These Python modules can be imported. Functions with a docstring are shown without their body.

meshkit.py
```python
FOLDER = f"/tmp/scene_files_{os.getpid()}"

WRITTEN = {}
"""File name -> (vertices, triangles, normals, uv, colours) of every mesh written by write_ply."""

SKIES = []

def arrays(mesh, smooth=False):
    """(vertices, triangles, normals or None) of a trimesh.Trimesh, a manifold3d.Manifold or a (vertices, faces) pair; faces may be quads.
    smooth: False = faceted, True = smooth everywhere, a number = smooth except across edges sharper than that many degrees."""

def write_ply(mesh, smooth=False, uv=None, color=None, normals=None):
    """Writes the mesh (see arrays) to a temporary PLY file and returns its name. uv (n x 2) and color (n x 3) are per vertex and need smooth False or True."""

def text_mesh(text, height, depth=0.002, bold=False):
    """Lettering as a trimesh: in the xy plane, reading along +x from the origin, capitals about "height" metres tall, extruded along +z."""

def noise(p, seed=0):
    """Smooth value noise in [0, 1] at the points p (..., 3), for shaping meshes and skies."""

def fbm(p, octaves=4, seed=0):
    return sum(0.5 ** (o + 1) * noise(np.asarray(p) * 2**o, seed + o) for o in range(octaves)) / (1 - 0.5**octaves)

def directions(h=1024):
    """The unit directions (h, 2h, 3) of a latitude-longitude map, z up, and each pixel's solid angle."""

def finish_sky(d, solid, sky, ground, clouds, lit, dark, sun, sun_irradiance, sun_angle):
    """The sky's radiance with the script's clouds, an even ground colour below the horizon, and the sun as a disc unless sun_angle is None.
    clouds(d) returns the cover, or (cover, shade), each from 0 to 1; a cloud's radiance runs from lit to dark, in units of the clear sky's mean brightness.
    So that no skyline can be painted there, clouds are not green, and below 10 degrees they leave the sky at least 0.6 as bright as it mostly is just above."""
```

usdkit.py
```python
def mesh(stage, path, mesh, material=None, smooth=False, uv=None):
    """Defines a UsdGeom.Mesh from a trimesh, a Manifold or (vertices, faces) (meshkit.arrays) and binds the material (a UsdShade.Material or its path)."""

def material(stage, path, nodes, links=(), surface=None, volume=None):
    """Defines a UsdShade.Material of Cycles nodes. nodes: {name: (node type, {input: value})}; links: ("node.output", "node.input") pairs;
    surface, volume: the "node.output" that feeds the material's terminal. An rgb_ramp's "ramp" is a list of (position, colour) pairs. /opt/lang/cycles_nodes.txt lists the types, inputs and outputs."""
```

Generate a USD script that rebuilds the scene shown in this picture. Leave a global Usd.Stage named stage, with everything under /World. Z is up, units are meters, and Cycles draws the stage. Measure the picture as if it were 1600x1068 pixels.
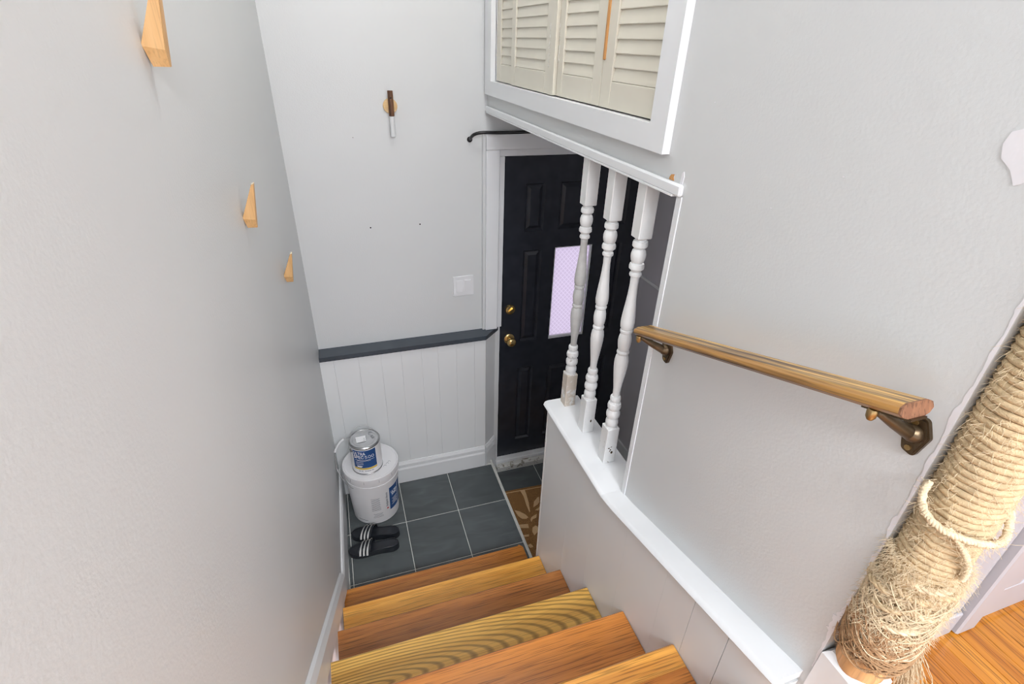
import math, random
import numpy as np, trimesh, usdkit, meshkit
from pxr import Usd, UsdGeom, UsdLux, UsdShade, Gf, Vt, Sdf
from shapely.geometry import Polygon, Point, box as sbox, LineString
from scipy.spatial.transform import Rotation as Ro

# ------------------------------------------------------------------ stage, camera, light
stage = Usd.Stage.CreateInMemory()
UsdGeom.Xform.Define(stage, '/World'); UsdGeom.Scope.Define(stage, '/World/Looks')
H = 2.42                       # camera height above the tiled landing (z = 0)
FPX = 809.08                   # focal length in pixels of the 1600 x 1068 frame
RC = Ro.from_rotvec([2.07945093, -0.315171772, 0.223525027]).as_matrix()   # world -> camera (x right, y down, z forward)
cam = UsdGeom.Camera.Define(stage, '/World/Camera')
m = np.eye(4); m[0, :3], m[1, :3], m[2, :3], m[3, :3] = RC[0], -RC[1], -RC[2], (0, 0, H)
cam.AddTransformOp().Set(Gf.Matrix4d(m.tolist()))
cam.CreateHorizontalApertureAttr(36.0); cam.CreateVerticalApertureAttr(36.0 * 1068 / 1600)
cam.CreateFocalLengthAttr(36.0 * FPX / 1600); cam.CreateClippingRangeAttr(Gf.Vec2f(0.01, 100))
cam.CreateExposureAttr(0.0)

dome = UsdLux.DomeLight.Define(stage, '/World/sky_light')
dome.CreateColorAttr(Gf.Vec3f(0.84, 0.80, 0.90)); dome.CreateIntensityAttr(1.0)

def rect_light(name, loc, target, w, h, power, color):
    L = UsdLux.RectLight.Define(stage, '/World/' + name)
    L.CreateWidthAttr(w); L.CreateHeightAttr(h); L.CreateIntensityAttr(power); L.CreateColorAttr(Gf.Vec3f(*color))
    z = np.array(loc, float) - np.array(target, float); z /= np.linalg.norm(z)
    x = np.cross([0, 0, 1.0], z); x /= np.linalg.norm(x); y = np.cross(z, x)
    M = np.eye(4); M[0, :3], M[1, :3], M[2, :3], M[3, :3] = x, y, z, loc
    L.AddTransformOp().Set(Gf.Matrix4d(M.tolist()))
    return L
# two fill panels added on the unseen ceiling behind the camera to even light
FILL_A, FILL_C, REAR_FILL_E = 6.0, 35.0, 0.5
FILL_PANELS = [(-1.2, -2.0, FILL_A), (.25, -1.9, FILL_C)]
for px_, py_, e_ in FILL_PANELS: rect_light('added_fill_light_%d' % (FILL_PANELS.index((px_, py_, e_)) + 1), (px_, py_, 3.675), (px_ + .0001, py_ + .0001, 0), 1.2, 1.2, e_, (0.965, 0.99, 1.025))
# weak fill light added far behind the camera at an unseen opening
rect_light('added_rear_fill', (0.9, -5.45, 2.6), (0.6, 1.5, 1.2), 3.6, 1.6, REAR_FILL_E, (0.96, 0.98, 1.0))
LAMP_E = 300.0                 # ceiling bulbs above the stairs

# ------------------------------------------------------------------ helpers
W = '/World/'
used = {}
def numbered(path):
    n = used.get(path, 0); used[path] = n + 1
    return path if n == 0 else f'{path}_{n:03d}'
def ppath(parent):
    return '/World' if parent is None else str((parent.GetPrim() if hasattr(parent, 'GetPrim') else parent).GetPath())
def tag(o, label=None, category=None, group=None, kind=None):
    p = o.GetPrim() if hasattr(o, 'GetPrim') else o
    for k, v in (('label', label), ('category', category), ('group', group), ('kind', kind)):
        if v: p.SetCustomDataByKey(k, v)
    return o
def cat(*ms): return trimesh.util.concatenate([x for x in ms])
def obj(name, mesh, mat, parent=None, smooth=False, **meta):
    if isinstance(mesh, (list, tuple)) and isinstance(mesh[0], trimesh.Trimesh): mesh = cat(*mesh)
    o = usdkit.mesh(stage, numbered(ppath(parent) + '/' + name), mesh, M[mat], smooth=smooth)
    return tag(o, **meta)
def struct(name, mesh, mat, parent=None, smooth=False, **kw):
    return obj(name, mesh, mat, parent, smooth, **({'kind': 'structure'} if parent is None else {}), **kw)
def group(name, loc=(0, 0, 0), rz=0, parent=None, **meta):
    x = UsdGeom.Xform.Define(stage, numbered(ppath(parent) + '/' + name))
    if any(loc): x.AddTranslateOp().Set(Gf.Vec3d(*map(float, loc)))
    if rz: x.AddRotateZOp().Set(float(rz))
    return tag(x, **meta)

def box(x0, x1, y0, y1, z0, z1, b=0.0):
    x0, x1 = sorted((x0, x1)); y0, y1 = sorted((y0, y1)); z0, z1 = sorted((z0, z1))
    if b <= 0:
        t = trimesh.creation.box((x1 - x0, y1 - y0, z1 - z0)); t.apply_translation(((x0 + x1) / 2, (y0 + y1) / 2, (z0 + z1) / 2)); return t
    b = min(b, 0.45 * (x1 - x0), 0.45 * (y1 - y0), 0.45 * (z1 - z0))
    P = []
    for x, sx in ((x0, 1), (x1, -1)):
        for y, sy in ((y0, 1), (y1, -1)):
            for z, sz in ((z0, 1), (z1, -1)):
                P += [(x, y + sy * b, z + sz * b), (x + sx * b, y, z + sz * b), (x + sx * b, y + sy * b, z)]
    return hull(P)
def hull(P):
    return trimesh.Trimesh(vertices=np.array(P, float), process=False).convex_hull
def prism(poly, axis, a, b):
    """Extrudes a 2-D polygon along an axis from a to b. axis x: (y,z); axis y: (x,z); axis z: (x,y)."""
    if not isinstance(poly, Polygon): poly = Polygon(poly)
    t = trimesh.creation.extrude_polygon(poly, b - a, engine='earcut')
    v = t.vertices.copy()
    if axis == 'x': t.vertices = np.c_[v[:, 2] + a, v[:, 0], v[:, 1]]
    elif axis == 'y':
        t.vertices = np.c_[v[:, 0], v[:, 2] + a, v[:, 1]]; t.invert()
    else: t.vertices = np.c_[v[:, 0], v[:, 1], v[:, 2] + a]
    return t
def lathe(prof, n=28, at=(0, 0, 0)):
    t = trimesh.creation.revolve(np.array(prof, float), sections=n); t.apply_translation(at)
    if t.volume < 0: t.invert()
    return t
def frames(P):
    P = np.array(P, float); T = np.gradient(P, axis=0); T /= np.linalg.norm(T, axis=1)[:, None] + 1e-12
    u = np.cross(T[0], [0, 0, 1.0]); u = u if np.linalg.norm(u) > 1e-3 else np.array([1.0, 0, 0]); u /= np.linalg.norm(u)
    U = []
    for t in T:
        u = u - t * (u @ t); u /= np.linalg.norm(u) + 1e-12; U.append(u.copy())
    U = np.array(U); return P, T, U, np.cross(T, U)
def tube(P, r, n=8, cap=True):
    P, T, U, V = frames(P); r = np.broadcast_to(r, len(P))
    a = np.arange(n) / n * 2 * math.pi
    v = (P[:, None] + r[:, None, None] * (np.cos(a)[None, :, None] * U[:, None] + np.sin(a)[None, :, None] * V[:, None])).reshape(-1, 3)
    f = []
    for i in range(len(P) - 1):
        for j in range(n):
            p, q = i * n + j, i * n + (j + 1) % n
            f += [(p, q, q + n), (p, q + n, p + n)]
    v = list(v)
    if cap:
        for i, s in ((0, 1), (len(P) - 1, -1)):
            c = len(v); v.append(P[i])
            for j in range(n):
                p, q = i * n + j, i * n + (j + 1) % n
                f.append((c, q, p) if s == 1 else (c, p, q))
    return trimesh.Trimesh(np.array(v), np.array(f), process=False)
def spline(P, n=40):
    from scipy.interpolate import CubicSpline
    P = np.array(P, float); d = np.r_[0, np.cumsum(np.linalg.norm(np.diff(P, axis=0), axis=1))]
    return CubicSpline(d, P)(np.linspace(0, d[-1], n))
def rounded(w, h, r):
    return sbox(-w / 2 + r, -h / 2 + r, w / 2 - r, h / 2 - r).buffer(r, quad_segs=5)
def ray(p):
    return RC.T @ np.array([p[0] - 800, p[1] - 534, FPX])
def text_on(text, height, width=None, depth=0.0006, bold=False):
    t = meshkit.text_mesh(text, height, depth, bold)
    t.apply_translation((-t.bounds[:, 0].mean(), -t.bounds[:, 1].mean(), 0))
    if width: t.apply_scale((width / (t.bounds[1, 0] - t.bounds[0, 0]), 1, 1))
    return t

# ------------------------------------------------------------------ materials
M = {}
def lin(*c): return tuple(((x / 255) / 12.92 if x / 255 <= .04045 else ((x / 255 + .055) / 1.055) ** 2.4) for x in c)
def mat(name, color, rough=0.5, var=0.06, vscale=6.0, bump=0.0, bscale=150.0, bdist=0.001, metallic=0.0, spec=0.5, coat=0.0, **extra):
    c = np.array(color)
    nodes = {'tc': ('texture_coordinate', {}), 'n': ('noise_texture', {'scale': vscale, 'detail': 4.0}),
             'r': ('rgb_ramp', {'ramp': [(0.25, tuple(c * (1 - var))), (0.75, tuple(np.minimum(c * (1 + var), 1)))]}),
             'p': ('principled_bsdf', {'roughness': rough, 'metallic': metallic, 'specular_ior_level': spec, 'coat_weight': coat, 'coat_roughness': .12, **extra})}
    links = [('tc.object', 'n.vector'), ('n.fac', 'r.fac'), ('r.color', 'p.base_color')]
    if bump:
        nodes['bn'] = ('noise_texture', {'scale': bscale, 'detail': 3.0}); nodes['b'] = ('bump', {'strength': bump, 'distance': bdist})
        links += [('tc.object', 'bn.vector'), ('bn.fac', 'b.height'), ('b.normal', 'p.normal')]
    M[name] = usdkit.material(stage, '/World/Looks/' + name, nodes, links, surface='p.BSDF')
def wood(name, light, dark, axis='x', rings=0.0, rough=0.3, fine=40.0, coat=0.25, seed=0.0, pore=0.45, ringscale=7.0, contrast=(0.3, 0.72), centre=None, rsx=.55, rdist=3.2):
    """Grain runs along the axis; pores are short dark dashes; rings adds cathedral figure."""
    s = {'x': (1.3, fine, fine), 'y': (fine, 1.3, fine), 'z': (fine, fine, 1.3)}[axis]
    ps = {'x': (7, 260, 260), 'y': (260, 7, 260), 'z': (260, 260, 7)}[axis]
    rs = {'x': (rsx, 4.2, 4.2), 'y': (4.2, rsx, 4.2), 'z': (4.2, 4.2, rsx)}[axis]
    nodes = {'tc': ('texture_coordinate', {}),
             'm1': ('mapping', {'scale': s, 'location': (seed, seed * 1.7, seed * .6)}), 'n1': ('noise_texture', {'scale': 1.0, 'detail': 6.0, 'roughness': .62, 'distortion': .5}),
             'm2': ('mapping', {'scale': ps, 'location': (seed, seed, seed)}), 'n2': ('noise_texture', {'scale': 1.0, 'detail': 2.0}),
             'm3': ('mapping', {'scale': rs, 'location': tuple(-a * b for a, b in zip(rs, centre)) if centre else (seed * .37, seed * .11, seed * .23)}),
             'w': ('wave_texture', {'wave_type': 'rings', 'rings_direction': {'x': 'y', 'y': 'x', 'z': 'x'}[axis] if False else 'spherical', 'scale': ringscale, 'distortion': rdist, 'detail': 2.5, 'detail_scale': .9}),
             'r1': ('rgb_ramp', {'ramp': [(contrast[0], dark), (contrast[1], light)]}),
             'r2': ('rgb_ramp', {'ramp': [(0.37, (1 - pore,) * 3), (0.47, (1, 1, 1))]}),
             'r3': ('rgb_ramp', {'ramp': [(0.0, (1 - rings,) * 3), (0.3, (1 - rings * .5,) * 3), (0.55, (1, 1, 1))]}),
             'x1': ('mix', {'mix_type': 'multiply', 'fac': 1.0}), 'x2': ('mix', {'mix_type': 'multiply', 'fac': 1.0}),
             'b': ('bump', {'strength': .12, 'distance': .0006}),
             'p': ('principled_bsdf', {'roughness': rough, 'coat_weight': coat, 'coat_roughness': .18})}
    links = [('tc.object', 'm1.vector'), ('tc.object', 'm2.vector'), ('tc.object', 'm3.vector'), ('m1.vector', 'n1.vector'), ('m2.vector', 'n2.vector'), ('m3.vector', 'w.vector'),
             ('n1.fac', 'r1.fac'), ('n2.fac', 'r2.fac'), ('w.fac', 'r3.fac'), ('r1.color', 'x1.color1'), ('r2.color', 'x1.color2'), ('x1.color', 'x2.color1'), ('r3.color', 'x2.color2'),
             ('x2.color', 'p.base_color'), ('n2.fac', 'b.height'), ('b.normal', 'p.normal')]
    M[name] = usdkit.material(stage, '/World/Looks/' + name, nodes, links, surface='p.BSDF')
def worn(name, color, under, amount=0.4, scale=18.0, rough=0.4):
    """Paint with chipped patches that show what is beneath."""
    nodes = {'tc': ('texture_coordinate', {}), 'n': ('noise_texture', {'scale': scale, 'detail': 7.0, 'roughness': .65, 'distortion': .4}),
             'r': ('rgb_ramp', {'ramp': [(amount - .03, under), (amount + .03, color)]}), 'b': ('bump', {'strength': .4, 'distance': .0012}),
             'p': ('principled_bsdf', {'roughness': rough})}
    M[name] = usdkit.material(stage, '/World/Looks/' + name, nodes, [('tc.object', 'n.vector'), ('n.fac', 'r.fac'), ('r.color', 'p.base_color'), ('n.fac', 'b.height'), ('b.normal', 'p.normal')], surface='p.BSDF')
def glow(name, color, strength):
    M[name] = usdkit.material(stage, '/World/Looks/' + name, {'e': ('emission', {'color': color, 'strength': strength})}, surface='e.emission')

WALL = (0.662, 0.680, 0.684)
mat('wall_paint', WALL, .42, .02, 1.7, .3, 170.0, .0014)
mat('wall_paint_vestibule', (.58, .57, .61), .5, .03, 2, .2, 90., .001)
mat('panel_paint_lightened', (0.80, 0.825, 0.835), .38, .03, 2.2, .12, 60.0, .001)  # lower panels lightened in colour to stand in for missing light
mat('ceiling_paint', (.82, .82, .82), .7, .02)
mat('trim_white', (.80, .82, .84), .32, .02, 5, .15, 40., .0008)
mat('baluster_white', (.78, .79, .79), .35, .03, 30, .15, 60., .0006)
mat('primer_grey', (.50, .50, .49), .5, .10, 40, .2, 90., .0006)
worn('baluster_chipped', (.77, .78, .78), (.36, .33, .29), .36, 45)
worn('baluster_stripped', (.60, .53, .45), (.74, .73, .71), .47, 30)
worn('cap_chipped', (.80, .82, .84), (.72, .72, .72), .27, 22)
worn('sill_worn', (.66, .66, .63), (.27, .25, .20), .45, 24, .7)
mat('shutter_beige', (.70, .665, .565), .4, .03, 9, .12, 60., .0006)
mat('shutter_chip', (.78, .76, .70), .6, .1, 40)
mat('ledge_slate', (.052, .066, .083), .36, .12, 14, .2, 60., .001)
mat('door_black', (.024, .0275, .037), .24, .25, 14, .15, 40., .001)
mat('brass', (.80, .58, .24), .22, .06, 20, metallic=1.0)
mat('bronze', (.125, .09, .055), .34, .25, 60, .15, 80., .0006, metallic=.9)
mat('bronze_light', (.42, .29, .13), .3, .2, 60, metallic=.95)
mat('black_metal', (.012, .012, .014), .3, .1, 20)
mat('dark_hole', (.01, .01, .01), .9)
mat('plastic_white', (.80, .81, .83), .28, .02, 10)
mat('bucket_white', (.80, .80, .82), .33, .02, 8, .05, 40.)
mat('print_blue', (.022, .085, .27), .35, .15, 12)
mat('print_yellow', (.72, .52, .08), .4, .05)
mat('print_white', (.86, .87, .89), .45, .02)
mat('print_grey', (.30, .31, .34), .5, .05)
mat('print_red', (.55, .03, .04), .45, .05)
mat('tin', (.55, .56, .57), .25, .12, 30, .05, 50., metallic=.9)
mat('wire_grey', (.55, .55, .56), .3, .05, metallic=.6)
mat('rubber_black', (.016, .019, .025), .36, .2, 40, .15, 200., .0006)
mat('stripe_white', (.82, .82, .80), .45, .02)
mat('cupboard_paint', (.50, .49, .52), .35, .02, 5)
mat('spackle', (.80, .79, .82), .7, .03, 20, .3, 60., .001)
mat('grout', (.60, .60, .57), .8, .08, 60)
mat('peg_tip_lit', (.75, .66, .48), .45, .05)  # paler than the wedge: the lit end face is put into the colour
def slate(name, base, seed):
    c = np.array(base)
    nodes = {'tc': ('texture_coordinate', {}), 'm': ('mapping', {'location': (seed, seed * .7, 0), 'rotation': (0, 0, .6 + seed), 'scale': (3.0, 9.0, 3.0)}),
             'n': ('noise_texture', {'scale': 1.6, 'detail': 8.0, 'roughness': .62, 'distortion': 1.1}), 'g': ('noise_texture', {'scale': 300.0, 'detail': 3.0, 'roughness': .7}),
             'r': ('rgb_ramp', {'ramp': [(.3, tuple(c * .72)), (.55, tuple(c)), (.72, tuple(c * 1.28))]}), 'r2': ('rgb_ramp', {'ramp': [(.36, (.62,) * 3), (.55, (1.05,) * 3), (.68, (1.7,) * 3)]}),
             'x': ('mix', {'mix_type': 'multiply', 'fac': 1.0}), 'b': ('bump', {'strength': .35, 'distance': .0015}), 'p': ('principled_bsdf', {'roughness': .42})}
    M[name] = usdkit.material(stage, '/World/Looks/' + name, nodes, [('tc.object', 'm.vector'), ('m.vector', 'n.vector'), ('tc.object', 'g.vector'), ('n.fac', 'r.fac'), ('g.fac', 'r2.fac'),
        ('r.color', 'x.color1'), ('r2.color', 'x.color2'), ('x.color', 'p.base_color'), ('n.fac', 'b.height'), ('b.normal', 'p.normal')], surface='p.BSDF')
for k, c in enumerate([(.090, .105, .108), (.097, .112, .116), (.084, .098, .102)]): slate(f'slate_{"abc"[k]}', c, 1.3 * k + .4)
wood('oak_brown', lin(208, 138, 58), lin(158, 92, 34), rough=.3, seed=3.1)
wood('oak_honey', lin(246, 184, 88), lin(214, 146, 56), rough=.3, seed=7.7, pore=.3)
wood('oak_walnut', lin(186, 120, 58), lin(136, 82, 36), rough=.3, seed=12.3)
wood('oak_figured', lin(232, 186, 96), lin(204, 154, 70), rings=.55, rough=.3, seed=1.9, pore=.2, ringscale=8.0, centre=(-.14, .905, .718), rsx=.75, rdist=1.6)
wood('oak_red', lin(216, 140, 62), lin(172, 102, 40), rough=.28, seed=21.0)
wood('oak_fleck', lin(230, 166, 76), lin(182, 116, 46), rough=.28, seed=33.0, fine=60)
for k, (a, b) in enumerate([((216, 142, 44), (176, 104, 26)), ((206, 130, 40), (164, 94, 24)), ((224, 152, 52), (186, 114, 32))]):
    wood(f'floor_oak_{"abc"[k]}', lin(*a), lin(*b), axis='y', rough=.18, seed=5.0 * k + 2, fine=40, coat=.5)
wood('pine_peg', lin(226, 186, 132), lin(206, 160, 104), axis='z', rough=.5, coat=0, pore=.12, seed=4.0)
wood('pine_peg_dark', lin(206, 146, 80), lin(186, 124, 62), axis='z', rough=.5, coat=0, pore=.12, seed=4.0)
wood('maple_disc', lin(232, 200, 150), lin(216, 180, 126), axis='x', rough=.5, coat=0, pore=.1, seed=6.0)
wood('walnut_stick', lin(132, 92, 60), lin(70, 42, 26), axis='z', rough=.5, coat=0, fine=90, seed=9.0)
wood('rail_wood', lin(222, 178, 104), lin(104, 74, 46), axis='y', rough=.34, fine=34, coat=.3, rings=.45, ringscale=9., seed=14.0, pore=.3, contrast=(.40, .54))
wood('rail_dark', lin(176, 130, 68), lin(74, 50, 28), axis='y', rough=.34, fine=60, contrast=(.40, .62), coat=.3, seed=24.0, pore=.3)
wood('rail_end', lin(150, 106, 78), lin(112, 74, 54), axis='z', rough=.6, fine=60, coat=0, seed=15.0)
wood('log_wood', lin(238, 194, 142), lin(216, 162, 108), axis='z', rough=.55, fine=18, coat=0, rings=.2, seed=17.0, pore=.15)
wood('raw_wood', lin(222, 168, 104), lin(186, 124, 66), axis='z', rough=.6, coat=0, seed=18.0)
mat('sisal', lin(206, 182, 144), .85, .22, 70, .7, 500., .002)
mat('sisal_pale', lin(224, 206, 174), .85, .15, 70, .6, 500., .002)
mat('sisal_brown', lin(172, 138, 102), .85, .22, 70, .7, 500., .002)
mat('coir', (.30, .15, .05), .95, .55, 260, .9, 600., .003)
mat('coir_leaf', (.66, .44, .23), .95, .18, 300, .6, 600., .002)
# obscured wired glass of the door: light passes, nothing is seen through it
M['door_glass'] = usdkit.material(stage, '/World/Looks/door_glass', {
    'tc': ('texture_coordinate', {}), 'm1': ('mapping', {'rotation': (0, .75, 0)}), 'm2': ('mapping', {'rotation': (0, -.75, 0)}),
    'w1': ('wave_texture', {'bands_direction': 'x', 'scale': 16.0, 'distortion': .6}), 'w2': ('wave_texture', {'bands_direction': 'x', 'scale': 16.0, 'distortion': .6}),
    'mx': ('math', {'math_type': 'maximum'}), 'r': ('rgb_ramp', {'ramp': [(.0, (.635, .595, .655)), (.84, (.635, .595, .655)), (.96, (.76, .73, .78))]}),
    't': ('translucent_bsdf', {}), 'c': ('transparent_bsdf', {'color': (.66, .62, .70)}), 'mix': ('mix_closure', {'fac': .3}), 'g': ('glossy_bsdf', {'roughness': .2}), 'f': ('fresnel', {'IOR': 1.45}), 'mix2': ('mix_closure', {})},
    [('tc.object', 'm1.vector'), ('tc.object', 'm2.vector'), ('m1.vector', 'w1.vector'), ('m2.vector', 'w2.vector'), ('w1.fac', 'mx.value1'), ('w2.fac', 'mx.value2'), ('mx.value', 'r.fac'), ('r.color', 't.color'),
     ('t.BSDF', 'mix.closure1'), ('c.BSDF', 'mix.closure2'), ('f.fac', 'mix2.fac'), ('mix.closure', 'mix2.closure1'), ('g.BSDF', 'mix2.closure2')], surface='mix2.closure')
M['acrylic'] = usdkit.material(stage, '/World/Looks/acrylic', {'p': ('principled_bsdf', {'base_color': (.86, .88, .89), 'roughness': .35, 'transmission_weight': .25, 'ior': 1.45})}, surface='p.BSDF')
glow('vestibule_fill_glow', (1.0, .985, .97), 45.0); glow('bulb_glow', (1.0, .985, .96), LAMP_E)

# ------------------------------------------------------------------ dimensions
XL = lambda y: -.204 + .022 * (y - 2.2)       # left wall leans slightly across the plan
YB, YW = 2.55, 2.47                           # upper back wall, panelled lower back wall
XW, XP = .728, .678                           # upper right wall, face of the low stair wall
ZLEDGE = .978; ZF = 1.264; RISE, RUN = .182, .216
nose = [(1.672 - RUN * k, .172 + RISE * k) for k in range(6)]       # (y, z) of each tread's nosing
VZ = -.12                                     # floor by the door
ZC = 3.7

# ------------------------------------------------------------------ room shell
def slab(p, q, t, z0, z1):      # wall slab whose inner face runs p->q, thickness to the left of the direction
    d = np.array(q) - np.array(p); d = d / np.linalg.norm(d); n = np.array([-d[1], d[0]]) * t
    return prism([p, q, tuple(np.array(q) + n), tuple(np.array(p) + n)], 'z', z0, z1)
struct('wall_left', slab((XL(-.05), -.05), (XL(2.7), 2.7), .12, -.3, ZC), 'wall_paint')
wb = group('wall_back', kind='structure')
DX0, DX1, DZ0, DZ1, YD = .818, 1.680, -.062, 1.929, 2.575
obj('upper_wall', cat(box(-.4, DX0 - .012, YB, 2.72, -.3, 2.9), box(DX1 + .012, 1.9, YB, 2.72, -.3, 2.9), box(DX0 - .012, DX1 + .012, YB, 2.72, DZ1 + .012, 2.9), box(-.4, 1.9, YB, 2.72, 2.9, ZC)), 'wall_paint', wb)
edges = [-.24, -.128, -.002, .115, .223, .333, .424, .53, .637, .703]
for a, b in zip(edges, edges[1:]):            # painted boards of the lower wall, hairline joints between
    obj('wall_board', box(a + .0002, b - .0002, YW + (.0004 if int(a * 100) % 2 else 0), YW + .018, .0, ZLEDGE - .002, .0005), 'panel_paint_lightened', wb)
obj('wall_board', hull([(.703, YW, z) for z in (-.12, ZLEDGE - .002)] + [(.791, 2.558, z) for z in (-.12, ZLEDGE - .002)] + [(.703, YW + .02, z) for z in (-.12, ZLEDGE - .002)] + [(.78, 2.57, z) for z in (-.12, ZLEDGE - .002)]), 'panel_paint_lightened', wb)
for (x, z, r) in ((.139, 1.616, .0035), (.380, 1.617, .0035), (.105, 2.03, .0016)):
    c = trimesh.creation.cylinder(r, .002, sections=12); c.apply_transform(trimesh.transformations.rotation_matrix(math.pi / 2, (1, 0, 0))); c.apply_translation((x, YB - .0008, z))
    obj('screw_hole', c, 'dark_hole', wb, label='small dark screw hole in the painted wall')

# slate coloured ledge on top of the lower wall
lp = [(XL(2.5) + .001, YB - .002), (XL(2.5) + .001, 2.455), (.700, 2.455), (.802, 2.552), (.802, 2.568), (.796, 2.568), (.796, YB - .002)]
led = prism(Polygon(lp), 'z', ZLEDGE - .026, ZLEDGE)
tag(obj('wall_ledge', led, 'ledge_slate'), 'dark slate blue painted ledge capping the low panelled back wall', 'ledge')

# skirting
def skirt_back():
    prof = [(YW + .001, 0), (YW - .016, 0), (YW - .016, .104), (YW - .011, .116), (YW - .011, .138), (YW - .003, .158), (YW + .001, .158)]
    a = prism(prof, 'x', XL(2.47) + .004, .697)
    # returned along the splayed corner
    d = np.array([.088, .088]) / math.hypot(.088, .088); n = np.array([d[1], -d[0]])
    P = []
    for off, z in ((.016, 0), (.016, .104), (.011, .116), (.011, .138), (.003, .158)):
        for s, base in ((0, (.703, YW)), (1, (.789, 2.556))):
            p = np.array(base) + n * off + d * (0 if s else -.006 * off / .016); P.append((p[0], p[1], z - (.118 if z == 0 else 0)))
    P += [(.703, YW + .004, -.118), (.703, YW + .004, .158), (.787, 2.56, -.118), (.787, 2.56, .158)]
    return a, hull(P)
a, b = skirt_back()
bb = group('baseboard_back', kind='structure'); obj('board', a, 'trim_white', bb); obj('board', b, 'trim_white', bb)
bl = group('baseboard_left', kind='structure')
def wallpt(y, off, z): return (XL(y) + off, y, z)
P = []
for y in (1.69, 2.452): P += [wallpt(y, .015, 0), wallpt(y, .015, .196), wallpt(y, .008, .212), wallpt(y, .0005, .216), wallpt(y, .0005, 0)]
obj('board', hull(P), 'trim_white', bl)
sl = RISE / RUN
P = []
for y, in ((1.69,), (.20,)):
    zt = .172 + sl * (1.672 - y) + .118
    P += [wallpt(y, .02, zt - .03), wallpt(y, .02, zt - .13), wallpt(y, .0005, zt), wallpt(y, .0005, zt - .13), wallpt(y, .010, zt - .008)]
obj('board', hull(P), 'trim_white', bl, label='sloping skirting board that follows the stairs')

# right wall: solid part with the handrail, bulkhead with the shutter opening, low stair wall
JY = .990; BZ = 2.134; FZ0, FZ1 = 2.268, 3.15; FY0, FY1 = 1.118, 2.436
wr = group('wall_right', kind='structure')
obj('upper_wall', cat(box(XW, .838, .320, JY, ZF - .3, ZC), box(XW, .838, JY, YB, BZ + .003, FZ0 - .006), box(XW, .838, JY, FY0 - .006, FZ0 - .006, ZC), box(XW, .838, FY1 + .006, YB, FZ0 - .006, ZC), box(XW, .838, FY0 - .006, FY1 + .006, FZ1 + .006, ZC)), 'wall_paint', wr)
obj('corner_bead', hull([(XW - .003, JY - .016, 1.206), (XW - .003, JY + .002, 1.206), (XW + .012, JY + .006, 1.206), (XW + .012, JY - .016, 1.206), (XW - .003, JY - .016, BZ), (XW - .003, JY + .002, BZ), (XW + .012, JY + .006, BZ), (XW + .012, JY - .016, BZ)]), 'trim_white', wr)
obj('edge_trim', box(XW - .013, XW + .0, .972, YB - .002, BZ, BZ + .026, .004), 'trim_white', wr)
obj('edge_trim', box(XW - .013, .838, JY + .008, YB - .02, BZ - .004, BZ + .002, .001), 'trim_white', wr)
def blob(P2, t=.0012):           # thin patch on the right wall given in (y, z)
    pl = Polygon(P2).buffer(.0012).buffer(-.0010)
    return prism(pl, 'x', XW - t, XW + .001)
rng = random.Random(5)
obj('spackle_patch', blob([(.415, 2.337), (.412, 2.350), (.396, 2.357), (.372, 2.352), (.372, 2.312), (.380, 2.300), (.386, 2.297), (.396, 2.312), (.410, 2.322)]), 'spackle', wr, label='white spackle patch on the grey wall')
obj('spackle_patch', blob([(.990, 2.183), (.985, 2.186), (.981, 2.176), (.983, 2.160), (.979, 2.148), (.988, 2.146), (.992, 2.160)]), 'spackle', wr, label='white filler patch above the jamb corner')
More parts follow.
